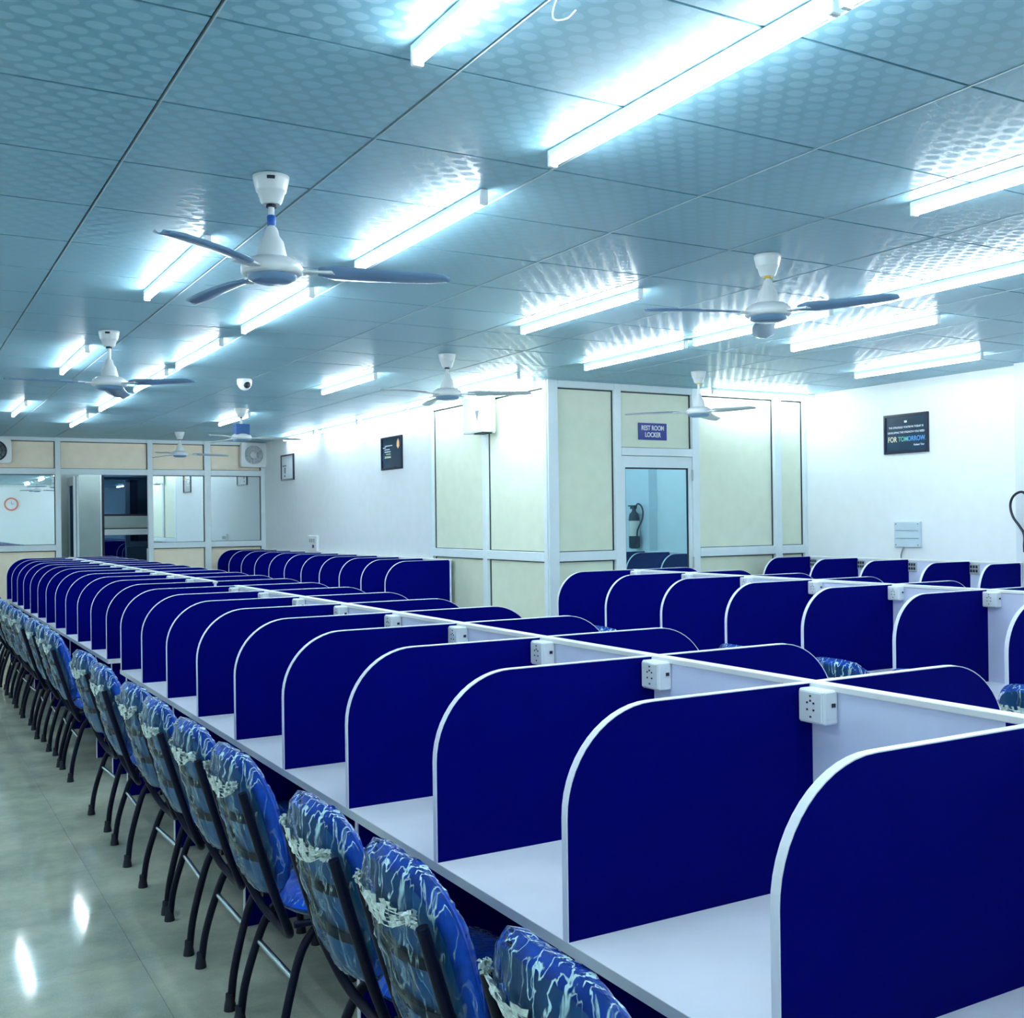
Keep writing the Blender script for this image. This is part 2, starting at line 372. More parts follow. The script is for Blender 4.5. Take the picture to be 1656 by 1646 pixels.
# partition side, in line with the far white wall
PX = 4.87
ws = struct(MB().box((PX+.046, PY+.12, 0), (PX+.12, 10.16, ZC)), 'wall_partition_side', M['wall'])
for y0, y1 in ((PY+.005, PY+.06), (8.92, 9.00), (10.08, 10.16)): bar(ws, 'x', PX, y0, y1, 0, ZC)
for y0, y1 in ((PY+.06, 8.92), (9.00, 10.08)):
    bar(ws, 'x', PX, y0, y1, 2.74, ZC); bar(ws, 'x', PX, y0, y1, 1.25, 1.33); bar(ws, 'x', PX, y0, y1, 0, .1)
    frame_panel(ws, 'x', PX, y0, y1, 1.33, 2.74, M['panel_green']); frame_panel(ws, 'x', PX, y0, y1, .1, 1.25, M['panel_green'])
# far glazed partition
wf = struct(MB().box((3.19, YF+.046, 0), (5.02, YF+.12, 1.27)).box((XL, YF+.046, 0), (2.0, YF+.12, 1.27)).box((XL, YF+.046, 2.34), (5.02, YF+.12, ZC)), 'wall_front', M['wall'])
posts = [(XL, XL+.06), (-.62, -.55), (.68, .75), (1.98, 2.05), (3.19, 3.26), (3.98, 4.07), (4.81, 4.87)]
for x0, x1 in posts: bar(wf, 'y', YF, x0, x1, 0, ZC)
wn = 0
for k in range(len(posts)-1):
    x0, x1 = posts[k][1], posts[k+1][0]
    bar(wf, 'y', YF, x0, x1, 2.75, ZC); bar(wf, 'y', YF, x0, x1, 2.30, 2.38)
    frame_panel(wf, 'y', YF, x0, x1, 2.38, 2.75, M['panel_cream'])
    if k == 3: continue
    bar(wf, 'y', YF, x0, x1, 1.27, 1.35); bar(wf, 'y', YF, x0, x1, 0, .1)
    frame_panel(wf, 'y', YF, x0, x1, .1, 1.27, M['panel_cream'])
    wn += 1
    wd = empty('window_%d' % wn, (0, 0, 0), kind='structure')
    frame_panel(wd, 'y', YF, x0, x1, 1.35, 2.30, M['mirror'], glass=True)
# far doorway: open glazed leaf seen edge-on, corridor behind
leaf = struct(MB().box((2.21, YF+.02, 0), (2.28, YF+.06, 2.28), bev=.004).box((2.225, YF+.06, 0), (2.265, YF+.62, .14)).box((2.225, YF+.06, 2.16), (2.265, YF+.62, 2.28)).box((2.225, YF+.58, .14), (2.265, YF+.64, 2.28)), 'door_2', M['alu'])
MB().box((2.242, YF+.06, .14), (2.248, YF+.58, 2.16)).build('pane', M['darkglass'], leaf, label='dark glass pane of the open leaf')
MB().box((2.20, YF+.12, .95), (2.225, YF+.15, 1.2)).box((2.265, YF+.12, .95), (2.29, YF+.15, 1.2)).build('door_handle', M['dark'], leaf)
MB().box((2.242, YF+.016, 0), (2.249, YF+.021, 2.28)).build('gasket', M['gasket'], leaf)
CY = YF + .85
struct(MB().box((2.0, YF+1.3, 0), (5.02, YF+1.4, ZC)).box((XL, YF+1.3, 0), (2.0, YF+1.4, ZC)), 'wall_corridor', M['corridor'])
struct(MB().box((4.87, YF+.12, 0), (5.02, YF+1.3, ZC)), 'wall_corridor_right', M['corridor'])
d3 = struct(MB().box((2.40, CY, 0), (2.69, CY+.04, 2.55)), 'wall_corridor_panel', M['corridor_light'])
bar(d3, 'y', CY, 2.685, 2.71, 0, 2.55)
d4 = struct(MB().box((2.712, CY-.005, 0), (2.745, CY+.04, 2.40)).box((3.48, CY-.005, 0), (3.53, CY+.04, 2.40)).box((2.745, CY-.005, 2.35), (3.48, CY+.04, 2.40)).box((2.745, CY-.005, 1.735), (3.48, CY+.04, 1.765)), 'door_3', M['dark'])
MB().box((2.745, CY-.01, 1.56), (3.48, CY+.03, 1.735)).build('door_rail', M['corridor'], d4, label='grey green middle rail')
MB().box((2.745, CY-.008, 1.46), (3.48, CY+.03, 1.545)).build('door_rail', M['alu'], d4, label='pale metal rail under the middle rail')
MB().box((2.745, CY+.01, 1.765), (3.48, CY+.02, 2.35)).build('pane', M['darkglass'], d4)
MB().box((2.745, CY+.01, 0), (3.48, CY+.02, 1.46)).build('pane', M['darkglass'], d4)

# ------------------------------------------------------------------ study carrel benches
DZ, HT, DP, TH, SP = .75, 1.222, .69, .018, .61
def divider_meshes(sg):
    r = .22; prof = [(0, DZ)] + [(-DP, DZ), (-DP, HT-r)]
    arc = [(-DP + r - r*math.cos(a), HT - r + r*math.sin(a)) for a in [PI/2*k/14 for k in range(1, 15)]]
    prof += arc + [(0, HT)]
    e = .0022
    prof = [(x*sg, z) for x, z in prof]
    pn = MB().prism(prof, -TH/2, TH/2)
    line = [(-DP, DZ), (-DP, HT-r)] + arc + [(0, HT)]
    outer = [(-DP-e, DZ), (-DP-e, HT-r)] + [(-DP + r - (r+e)*math.cos(a), HT - r + (r+e)*math.sin(a)) for a in [PI/2*k/14 for k in range(1, 15)]] + [(0, HT+e)]
    bd = MB()
    for k in range(len(line)-1):
        a_, b_, c_, d_ = line[k], line[k+1], outer[k+1], outer[k]
        V = []
        for y in (-TH/2-.0008, TH/2+.0008): V += [(q[0]*sg, y, q[1]) for q in (a_, b_, c_, d_)]
        bd.add(V, [(0,1,2,3),(7,6,5,4),(3,2,6,7),(0,4,5,1)])
    return pn.mesh('divider', M['navy']), bd.mesh('edge_band', M['band'])
DIV = {1: divider_meshes(1), -1: divider_meshes(-1)}
LEGP = {}; LEGB = {}
for sg in (1, -1):
    LEGP[sg] = MB().box((min(-.66*sg, 0), -.009, 0), (max(-.66*sg, 0), .009, DZ-.024)).mesh('leg_panel', M['navy'])
    LEGB[sg] = MB().box((min(-.66*sg, -.664*sg), -.0098, 0), (max(-.66*sg, -.664*sg), .0098, DZ-.024)).mesh('edge_band', M['band'])
def socket_meshes(sg):
    # box hangs in the corner between centre panel and divider; local origin on the centre panel at the divider's face
    dx, dy, h = .045, .082, .078
    s = lambda x: x*sg
    bx = MB().box((min(s(-dx), 0), -dy, 0), (max(s(-dx), 0), 0, h), bev=.004)
    bx.box((min(s(-.036), s(-.012)), -dy-.001, .012), (max(s(-.036), s(-.012)), -dy+.002, .016))
    fp = MB().box((min(s(-dx), s(-dx-.003)), -dy+.008, .006), (max(s(-dx), s(-dx-.003)), -.006, h-.006))
    hl = MB()
    for (y, z) in ((-.042, .064), (-.032, .048), (-.052, .048), (-.032, .032), (-.052, .032), (-.042, .053), (-.042, .016)):
        hl.box((min(s(-dx-.002), s(-dx-.0045)), y-.0022, z-.0022), (max(s(-dx-.002), s(-dx-.0045)), y+.0022, z+.0022))
    sw = MB().box((min(s(-.022), s(-.012)), -dy-.003, .040), (max(s(-.022), s(-.012)), -dy+.001, .049))
    return (bx.mesh('socket_box', M['white']), fp.mesh('face_plate', M['white']), hl.mesh('socket_holes', M['dark']), sw.mesh('switch', M['dark']))
SOCK = {1: socket_meshes(1), -1: socket_meshes(-1)}
SLOT = MB().box((-.003, .0, HT-.028), (.003, .055, HT-.012)).mesh('cable_slot', M['navy'])
def bench(name, label, xc, ys, sides, legs, y_over=.03, wallback=False, sockets=True, leg_every=2, group='rows of study cubicles', plate_dark=False):
    """xc centre-panel plane; ys divider positions; sides: 1 = cubicles on the -x side, -1 = on the +x side"""
    y0, y1 = min(ys), max(ys)
    root = empty(name, (xc, y0, 0), label=label, cat='study cubicles', group=group)
    o = Vector((xc, y0, 0))
    def put(me, nm, parent, loc, lab=None): return link(me, nm, parent, Vector(loc) - (o if parent is root else Vector((0,0,0))), label=lab)
    cw = .009
    def loc_box(a, b_, nm, mt, parent=root, bev=0, lab=None):
        return MB().box(tuple(Vector(a)-o), tuple(Vector(b_)-o), bev=bev).build(nm, mt, parent, label=lab)
    loc_box((xc-cw, y0-.009, DZ), (xc+cw, y1+.009, HT-.012), 'centre_panel', M['centre'])
    loc_box((xc-cw, y0-.009, .12), (xc+cw, y1+.009, DZ-.024), 'modesty_panel', M['navy'])
    loc_box((xc-.017, y0-.012, HT-.012), (xc+.017, y1+.012, HT+.004), 'top_trim', M['cream_trim'], bev=.002)
    for sg in sides:
        xa, xb = (xc-.70, xc-cw) if sg == 1 else (xc+cw, xc+.70)
        wt = loc_box((xa, y0-y_over, DZ-.024), (xb, y1+y_over, DZ), 'worktop', M['top'])
        ex = (xa-.002, xa) if sg == 1 else (xb, xb+.002)
        loc_box((ex[0], y0-y_over, DZ-.024), (ex[1], y1+y_over, DZ), 'edge_band', M['desk_edge'], wt)
        for k, y in enumerate(ys):
            dv = put(DIV[sg][0], 'divider', root, (xc - sg*cw, y, 0)); link(DIV[sg][1], 'edge_band', dv)
            if (k + legs) % leg_every == 0 or k in (0, len(ys)-1):
                lp = put(LEGP[sg], 'leg_panel', root, (xc - sg*cw, y, 0)); link(LEGB[sg], 'edge_band', lp)
            if sockets and k > 0:
                sb = put(SOCK[sg][0], 'socket_box', root, (xc - sg*cw, y - .0095, HT-.0845))
                fp = link(SOCK[sg][1], 'face_plate', sb); 
                link(SOCK[sg][2], 'socket_holes', sb); link(SOCK[sg][3], 'switch', sb)
            if sockets and k < len(ys)-1:
                put(SLOT, 'cable_slot', root, (xc - sg*(cw+.001), y + .03, 0))
    return root
YA = [1.885 + SP*(k-2) for k in range(0, 11)]      # ... to 6.765
bench('cubicle_bench', 'nearest two-sided blue cubicle bench, filling the foreground up to the gap', 1.90, YA, (1, -1), 0)
YA2 = [7.375 + SP*k for k in range(0, 12)]
bench('cubicle_bench', 'far two-sided blue cubicle bench beyond the gap, reaching the glazed wall', 1.92, YA2, (1, -1), 1, y_over=.06)
YCc = [6.70 - SP*k for k in range(9, -1, -1)]
bench('cubicle_bench', 'two-sided blue cubicle bench standing before the rest room door', 4.93, YCc, (1, -1), 0)
YBb = [9.655 + SP*k for k in range(0, 11)]
bench('cubicle_bench', 'single-sided blue cubicle bench against the far white wall under two pictures', 4.84, YBb, (1,), 0, y_over=.03, sockets=False, group='single-sided wall benches')
YDd = [5.42, 5.88, 6.50, 7.07, 7.66]
rootD = bench('cubicle_bench', 'single-sided blue cubicle bench against the right wall under the dark picture', 7.728, YDd, (1,), 0, sockets=False, group='single-sided wall benches')
for q in rootD.children:
    if q.name.startswith('divider'): q.scale.x = .72 if q.location.y < .01 else .88
for y in YDd[1:]:
    s_ = MB().box((-.012, -.10, 0), (0, -.012, .085), bev=.002).build('socket_plate', M['conduit'], rootD, loc=(-.009, y-YDd[0], HT-.105))
    h_ = MB()
    for a in range(3):
        for b_ in range(2): h_.box((-.014, -.088+a*.026, .018+b_*.034), (-.0115, -.070+a*.026, .040+b_*.034))
    h_.build('socket_holes', M['dark'], s_)

# ------------------------------------------------------------------ chairs
T = math.radians(15)
def sup(u_, v_, n=3.4):
    mx_ = max(abs(u_), abs(v_))
    if mx_ < 1e-9: return 0, 0, 0
    a, b_ = u_/mx_, v_/mx_
    k = (abs(a)**n + abs(b_)**n) ** (-1/n)
    return a*k*mx_, b_*k*mx_, mx_
def pad(mb, mtx, wdt, hgt, thk, n=14, expo=3.4, bulge=.5, bend=0, jit=0, taper=0, rnd=None, flatback=False):
    def grid(sign):
        V = []
        for i in range(n+1):
            for j in range(n+1):
                u_, v_ = -1+2*i/n, -1+2*j/n
                a, b_, m_ = sup(u_, v_, expo)
                t_ = (1 - m_**6) ** .5 if m_ < 1 else 0
                t_ = t_*(1-bulge*.3) + bulge*.3*(1-m_*m_)
                z = thk/2*t_*sign
                wl = wdt/2*(1 + taper*b_)
                jx = 0
                if jit and m_ < .999:
                    # creases running towards the two upper corners
                    d1 = math.atan2(b_-.75, a-.9); d2 = math.atan2(b_-.75, a+.9)
                    jx = jit*(math.sin(d1*17+rnd.random()*1.2)+math.sin(d2*19+rnd.random()*1.2))*.5 + rnd.uniform(-.3, .3)*jit
                V.append((a*wl, b_*hgt/2, z + bend*(a*a) + jx))
        F = []
        for i in range(n):
            for j in range(n):
                q = (i*(n+1)+j, (i+1)*(n+1)+j, (i+1)*(n+1)+j+1, i*(n+1)+j+1)
                F.append(q if sign > 0 else q[::-1])
        return V, F
    for sg in (1, -1):
        V, F = grid(sg); mb.add(V, F, True, mtx)
    return mb
# backrest frame: local u -> world Y, local v -> up along the tilted back, local w -> front (+x)
def back_mtx(dn=0, dv=0, c=(-.030, 0, .715)):
    U = Vector((0, 1, 0)); V = Vector((-math.sin(T), 0, math.cos(T))); N = Vector((math.cos(T), 0, math.sin(T)))
    m_ = Matrix((U, V, N)).transposed().to_4x4(); m_.translation = Vector(c) + N*dn + V*dv
    return m_
def seat_mtx(dz=0, c=(.27, 0, .455)):
    m_ = Matrix((Vector((0, -1, 0)), Vector((1, 0, 0)), Vector((0, 0, 1)))).transposed().to_4x4(); m_.translation = Vector(c) + Vector((0, 0, dz))
    return m_
rc = random.Random(3)
CH = {}
CH['seat'] = pad(MB(), seat_mtx(), .41, .42, .062, expo=2.9, bulge=.8, taper=.04).mesh('seat', M['cloth'])
CH['seat_wrap'] = pad(MB(), seat_mtx(.001), .422, .432, .074, n=20, expo=2.9, bulge=.8, taper=.04, jit=.003, rnd=rc).mesh('plastic_wrap', M['wrap'])
CH['back'] = pad(MB(), back_mtx(.012), .40, .455, .062, bend=.035, expo=3.0, bulge=.5).mesh('backrest', M['cloth'])
CH['board'] = pad(MB(), back_mtx(-.026), .385, .43, .014, bend=.035, expo=3.0).mesh('back_board', M['board'])
WR = []
for k in range(3):
    w_ = pad(MB(), back_mtx(.0), .418, .474, .104, n=30, bend=.035, expo=3.0, bulge=.5, jit=.006, rnd=rc)
    WR.append(w_.mesh('plastic_wrap', M['wrap']))
def knot(c, s_, rn):
    mb = MB()
    for k in range(44):
        d_ = Vector((rn.uniform(-1.2, .1), rn.uniform(-1, 1), rn.uniform(-.9, .7))).normalized()*s_*rn.uniform(.5, 1.1)
        e = d_.cross(Vector((rn.random(), rn.random(), rn.random()+.1))).normalized()*s_*.07
        c_ = Vector(c); f_ = d_.cross(e).normalized()*s_*.06
        g_ = Vector((rn.uniform(-1, 1), rn.uniform(-1, 1), rn.uniform(-1, 1)))*s_*.22
        mb.add([c_+g_, c_+g_*1.3+d_*.4+e*2, c_+d_*.7+e*1.5, c_+d_*.6-e*2-f_, c_+g_+d_*.3-e*2], [(0,1,2),(0,2,3),(0,3,4)], False)
    return mb
CH['knots'] = []
def on_back(y, v_, off=0.0): return back_mtx() @ Vector((y, v_, -.052 - off + .035*(y/.209)**2))
for k in range(3):
    ks = []
    for y, v_ in ((.150, .150), (-.150, .140)):
        ks.append(knot(on_back(y, v_ + rc.uniform(-.015, .015), -.006), .030, rc).mesh('wrap_knot', M['knot']))
    # gathered film running between the two knots: a crumpled ribbon
    V = []; F = []; n = 26; mrow = 5
    for i in range(n+1):
        s_ = i/n; y = .15 - .30*s_
        wd_ = .006 + .030*math.sin(PI*s_)
        for j in range(mrow):
            v_ = .148 - .020*math.sin(PI*s_) + (j/(mrow-1)-.5)*wd_*2
            V.append(tuple(on_back(y, v_, .004 + rc.uniform(-.006, .006))))
    for i in range(n):
        for j in range(mrow-1):
            if rc.random() < .72: F.append((i*mrow+j, (i+1)*mrow+j, (i+1)*mrow+j+1, i*mrow+j+1))
    mb = MB().add(V, F, False)
    for q in range(5):
        pts = [tuple(on_back(.15-.30*t_/12, .150-.030*math.sin(PI*t_/12)*(.3+q*.28)-q*.003, .003+rc.uniform(-.002, .003))) for t_ in range(13)]
        mb.tube(pts, .0014, 4)
    ks.append(mb.mesh('wrap_fold', M['knot']))
    CH['knots'].append(ks)
CH['slats'] = []
for dv in (.045, -.075):
    slat = MB()
    pts = [tuple(back_mtx(-.040 + .035*(y/.2)**2 - .004, dv - .012*(1-(y/.19)**2)) @ Vector((y, 0, 0))) for y in [-.18+.36*k/10 for k in range(11)]]
    for k in range(10):
        a_, b_ = Vector(pts[k]), Vector(pts[k+1]); up = Vector((-math.sin(T), 0, math.cos(T)))*.013; nn = Vector((math.cos(T), 0, math.sin(T)))*.004
        slat.add([a_-up-nn, b_-up-nn, b_+up-nn, a_+up-nn, a_-up+nn, b_-up+nn, b_+up+nn, a_+up+nn], [(3,2,1,0),(4,5,6,7),(0,1,5,4),(2,3,7,6)])
    CH['slats'].append(slat.mesh('back_slat', M['frame']))
def bez(pts, n=6):
    P = [Vector(q) for q in pts]; out = []
    P = [P[0]*2-P[1]] + P + [P[-1]*2-P[-2]]
    for i in range(1, len(P)-2):
        for k in range(n):
            t_ = k/n; a, b_, c_, d_ = P[i-1], P[i], P[i+1], P[i+2]
            out.append(.5*((2*b_)+(-a+c_)*t_+(2*a-5*b_+4*c_-d_)*t_*t_+(-a+3*b_-3*c_+d_)*t_**3))
    out.append(P[-2]); return out
yb = .180
bf = bez([(-.088, yb, .835), (-.055, yb, .72), (.0, yb, .54), (.035, yb*.93, .45), (.065, yb*.72, .385), (.085, yb*.25, .355), (.085, -yb*.25, .355), (.065, -yb*.72, .385), (.035, -yb*.93, .45), (.0, -yb, .54), (-.055, -yb, .72), (-.088, -yb, .835)], 4)
CH['back_frame'] = MB().tube(bf, .0135, 10, flat=1.0).mesh('back_frame', M['frame'])
CH['seat_frame'] = MB().tube(bez([(.07, .16, .418), (.25, .175, .418), (.44, .15, .418), (.455, 0, .418), (.44, -.15, .418), (.25, -.175, .418), (.07, -.16, .418)], 4), .011, 8).mesh('seat_frame', M['frame'])
CH['legs'] = []
for s_ in (1, -1):
    CH['legs'].append((MB().tube(bez([(.16, .15*s_, .415), (.092, .168*s_, .345), (.052, .182*s_, .24), (.020, .194*s_, .12), (.006, .200*s_, .012)], 5), .0135, 10).mesh('leg', M['frame']),
        MB().lathe([(.021, 0), (.019, .018), (.0155, .034), (.0145, .055)], 12, (.004, .200*s_, 0)).mesh('rubber_foot', M['rubber'])))
    CH['legs'].append((MB().tube(bez([(.30, .15*s_, .415), (.385, .165*s_, .34), (.425, .18*s_, .2), (.438, .19*s_, .012)], 5), .0135, 10).mesh('leg', M['frame']),
        MB().lathe([(.020, 0), (.018, .018), (.0155, .034), (.0145, .050)], 12, (.438, .19*s_, 0)).mesh('rubber_foot', M['rubber'])))
CH['stretcher'] = MB().tube([(.062, -.178, .262), (.062, .178, .262)], .009, 8).mesh('stretcher', M['chrome'])
def make_chair(v_):
    t = empty('padded_chair', (0, 0, 0), cat='chair')
    st = link(CH['seat'], 'seat', t); link(CH['seat_wrap'], 'plastic_wrap', st, label='clear plastic wrap over the seat')
    bk = link(CH['back'], 'backrest', t)
    link(WR[v_], 'plastic_wrap', bk, label='clear crinkled plastic wrap over the backrest')
    link(CH['knots'][v_][0], 'wrap_knot', bk); link(CH['knots'][v_][1], 'wrap_knot', bk); link(CH['knots'][v_][2], 'wrap_fold', bk)
    link(CH['board'], 'back_board', t); [link(q, 'back_slat', t) for q in CH['slats']]
    link(CH['back_frame'], 'back_frame', t); link(CH['seat_frame'], 'seat_frame', t)
    for a, b_ in CH['legs']:
        l_ = link(a, 'leg', t); link(b_, 'rubber_foot', l_)
    link(CH['stretcher'], 'stretcher', t, label='dull chrome stretcher')
    return t
protos = [make_chair(k) for k in range(3)]
used = [False]*3
def place_chair(x, y, rz, label, group, v_):
    if not used[v_]: c = protos[v_]; used[v_] = True
    else: c = copy_tree(protos[v_])
    c.location = (x, y, 0); c.rotation_euler = (0, 0, rz); c['label'] = label; c['group'] = group
    return c
NTH = ['nearest', 'second', 'third', 'fourth', 'fifth', 'sixth', 'seventh', 'eighth', 'ninth', 'tenth', 'eleventh', 'twelfth']
ya = [1.48, 2.08, 2.57, 3.30, 3.81, 4.35, 4.83, 5.57, 6.24]
extra = ['top bowed over the desk edge at the frame bottom', 'with a tuft of film on its right corner', 'with a white crumpled top', 'leaning clear of its neighbours', 'pushed close to the next', 'close behind the one before', 'in the middle of the line', 'beside a narrow gap', 'last before the gap in the desks']
for k, y in enumerate(ya):
    place_chair(.978 + random.uniform(-.008, .008), y, math.radians(random.uniform(-3, 3)),
        '%s wrapped blue chair from the camera, in the left line at the near bench' % NTH[k], 'wrapped chairs along the near bench', k % 3)
ya2 = [7.53, 8.02, 8.60, 9.14, 9.78, 10.36, 11.0, 11.6, 12.2, 12.85, 13.5]
for k, y in enumerate(ya2):
    place_chair(.985 + random.uniform(-.01, .01), y, math.radians(random.uniform(-4, 4)),
        '%s wrapped blue chair beyond the gap, in the left line at the far bench' % NTH[k], 'wrapped chairs along the far bench', k % 3)
yc = [2.07, 2.66, 3.22, 3.70, 4.38, 4.93, 5.62]
for k, y in enumerate(yc):
    place_chair(3.95, y, math.radians(random.uniform(-5, 5)),
        '%s wrapped chair from the right, only its top showing above the near bench' % NTH[k], 'wrapped chairs in the middle passage', k % 3)

# ------------------------------------------------------------------ tube lights
BL = 1.2
def tube_light_meshes(L):
    bt = MB().box((-.011, -L/2, -.022), (.011, L/2, 0), bev=.002).mesh('batten', M['alu'])
    tb = MB().tube([(.004, -L/2+.012, -.037), (.004, L/2-.012, -.037)], .0150, 14).mesh('light_tube', M['tube'])
    ec = [MB().box((-.012, y0, -.055), (.019, y1, 0), bev=.003).mesh('end_cap', M['white']) for y0, y1 in ((-L/2-.006, -L/2+.012), (L/2-.012, L/2+.006))]
    return bt, tb, ec
TLM = tube_light_meshes(BL)
TG = 'white tube lights on the ceiling'
def tube_light(x, y, label, rz=0, z=ZC, grp=TG):
    t = empty('tube_light', (x, y, z-.001), rz, label=label, cat='light', group=grp)
    link(TLM[0], 'batten', t); link(TLM[1], 'light_tube', t); link(TLM[2][0], 'end_cap', t); link(TLM[2][1], 'end_cap', t)
    return t
row_a = [(1.85, 'cut off by the top edge left of centre'), (5.08, 'just left of the nearest fan'), (8.17, 'left of the second fan of the aisle row'), (11.8, 'at the left edge before the glazed wall')]
for y, d_ in row_a: tube_light(1.15, y, 'ceiling tube light %s' % d_)
row_b = [(1.12, 'cut by the top edge at the upper right corner'), (2.35, 'long and nearest above the main bench'), (4.01, 'right behind the nearest fan blade'), (5.83, 'below the nearest fan motor'), (7.53, 'beyond the nearest fan, third in its slanting line'), (9.1, 'just right of the second aisle fan'), (10.87, 'second from the far end of the slanting line'), (12.85, 'at the far end of the slanting line')]
for y, d_ in row_b: tube_light(1.86, y, 'ceiling tube light %s' % d_)
row_c = [(2.2, 'entering at the right edge below the upper corner'), (5.12, 'left of the right-hand fan'), (8.63, 'left of the middle distant fan'), (12.1, 'small and distant before the blue-boxed fan')]
for y, d_ in row_c: tube_light(3.38, y, 'ceiling tube light %s' % d_)
row_d = [(3.57, 'at the right edge beside the fan blade'), (5.02, 'directly under the right-hand fan'), (6.31, 'nearest the rest room partition corner')]
for y, d_ in row_d: tube_light(4.64, y, 'ceiling tube light %s' % d_)
tube_light(5.42, 4.92, 'ceiling tube light right of the right-hand fan, second from the right wall')
tube_light(6.97, 5.78, 'ceiling tube light nearest the right wall, above the dark picture')
tube_light(4.42, 8.15, 'ceiling tube light close to the side partition, behind a fan blade')
tube_light(7.2, 7.74, 'tube light along the top of the rest room partition', rz=PI/2)
for y, d_ in ((8.55, 'above the white box on the side partition'), (9.88, 'where the partition meets the white wall'), (11.2, 'above the dark poster'), (12.6, 'between the two wall pictures'), (14.1, 'at the far end of the white wall')):
    tube_light(4.81, y, 'wall-top tube light %s' % d_, grp='tube lights along the wall top')
# added unseen lamps behind and left of the viewpoint, to light the room
for x, ys_ in ((1.15, (-1.4,)), (1.86, (-.6, -2.2)), (3.4, (-1.1,)), (4.64, (.5, -2.0)), (6.2, (2.2, -1.4)), (6.97, (3.2, .4)), (-.7, (-1.4, 1.8, 5.0, 8.2, 11.6, 14.2))):
    for k, y in enumerate(ys_):
        wh = 'over the unseen left side of the aisle, %s from the viewpoint wall' % NTH[k] if x < 0 else '%s behind the viewpoint, %s' % (NTH[k], {1.15: 'above the aisle', 1.86: 'above the near bench', 3.4: 'above the middle passage', 4.64: 'above the middle bench', 6.2: 'above the right passage', 6.97: 'beside the right wall'}[x])
        tube_light(x, y, 'added tube light ' + wh, grp='added tube lights outside the picture')
tube_light(2.6, YF+.5, 'added hidden tube light brightening the corridor behind the far doorway', rz=PI/2)  # added lamp, hidden above the doorway, only to brighten the corridor

# ------------------------------------------------------------------ ceiling fans
def blade_mesh(mt):
    V = []; F = []; n = 16
    for i in range(n+1):
        s_ = i/n; x = .155 + .455*s_
        wd_ = .118 - .012*s_
        if s_ > .86: wd_ *= math.sqrt(max(0.02, 1-((s_-.86)/.14)**2*.92))
        if s_ < .14: wd_ *= .45 + .55*(s_/.14)**.7
        tw = math.radians(13 - 7*s_)
        for j in range(5):
            c_ = -1 + j/2; y = c_*wd_/2; z = -math.sin(tw)*y + .010*(c_*c_) - .006 - .012*s_
            V.append((x, y*math.cos(tw) + .015*math.sin(s_*PI), z))
    m_ = len(V)
    V += [(x, y, z-.0022) for x, y, z in V]
    for i in range(n):
        for j in range(4):
            q = (i*5+j, (i+1)*5+j, (i+1)*5+j+1, i*5+j+1); F.append(q[::-1]); F.append(tuple(k+m_ for k in q))
    rim = [i*5 for i in range(n+1)] + [n*5+j for j in range(1, 5)] + [i*5+4 for i in range(n-1, -1, -1)] + [j for j in range(3, 0, -1)]
    for k in range(len(rim)):
        a, b_ = rim[k], rim[(k+1) % len(rim)]; F.append((a, b_, b_+m_, a+m_))
    return MB().add(V, F, True).mesh('blade', mt)
BLD = {0: blade_mesh(M['blade']), 1: blade_mesh(M['blade_lit'])}
BRK = MB().add([(.085,-.018,-.004),(.20,-.030,-.007),(.215,0,-.007),(.20,.030,-.007),(.085,.018,-.004),(.085,-.018,.002),(.20,-.030,.001),(.215,0,.001),(.20,.030,.001),(.085,.018,.002)],
    [(0,1,2,3,4),(9,8,7,6,5),(0,5,6,1),(1,6,7,2),(2,7,8,3),(3,8,9,4),(4,9,5,0)]).mesh('blade_bracket', M['fanwhite'])
def fan(x, y, drop, angs, label, pale=0, tape=None, rod=True, badge=False, boxed=False):
    t = empty('ceiling_fan', (x, y, ZC), label=label, cat='fan', group='ceiling fans')
    cn = MB().lathe([(.050, -.001), (.062, -.003), (.060, -.018), (.052, -.050), (.050, -.056), (.046, -.058), (.036, -.090), (.030, -.098)], 28).build('canopy', M['fanwhite'], t)
    if badge: MB().tube([Vector((.0, 0, 0))+Vector((-.0605*math.sin(a), -.0605*math.cos(a), -.020)) for a in [0.1+.07*k for k in range(7)]], .006, 8).build('badge', M['dark'], cn)
    MB().lathe([(.017, -.096), (.018, -.108)], 14).build('rod_collar', M['yellow'] if tape == 'yellow' else M['dark'], t)
    MB().tube([(0, 0, -.10), (0, 0, -drop+.13)], .0105, 12).build('down_rod', M['fanwhite'], t)
    if tape == 'blue': MB().lathe([(.013, -.135), (.016, -.14), (.015, -.165), (.013, -.17)], 10).build('tape', M['bluetape'], t)
    z = -drop
    MB().lathe([(.016, z+.150), (.022, z+.140), (.026, z+.120), (.040, z+.100), (.048, z+.065), (.052, z+.045)], 28).build('lower_canopy', M['fanwhite'], t)
    MB().lathe([(.045, z+.045), (.075, z+.040), (.098, z+.024), (.104, z+.010), (.104, z-.008), (.096, z-.014), (.080, z-.016)], 32).build('motor_housing', M['fanwhite'], t)
    MB().lathe([(.083, z-.016), (.080, z-.030), (.060, z-.038), (.001, z-.040)], 32).build('bottom_cap', M['blade'], t)
    if boxed: MB().box((-.07, -.07, z+.03), (.07, .07, z+.14), bev=.004).build('cover_box', M['bluebox'], t, label='blue box covering the motor')
    for a in angs:
        b_ = link(BLD[pale], 'blade', t, (0, 0, z)); b_.rotation_euler = (0, 0, math.radians(a))
        link(BRK, 'blade_bracket', b_)
    return t
fan(1.15, 3.62, .325, (-139, -19, 101), 'nearest ceiling fan with shade-tinted blue-grey blades and blue tape on its rod', tape='blue', badge=True)
fan(3.47, 3.68, .265, (-72, 48, 168), 'ceiling fan at the right with a yellow collar under its canopy', tape='yellow')
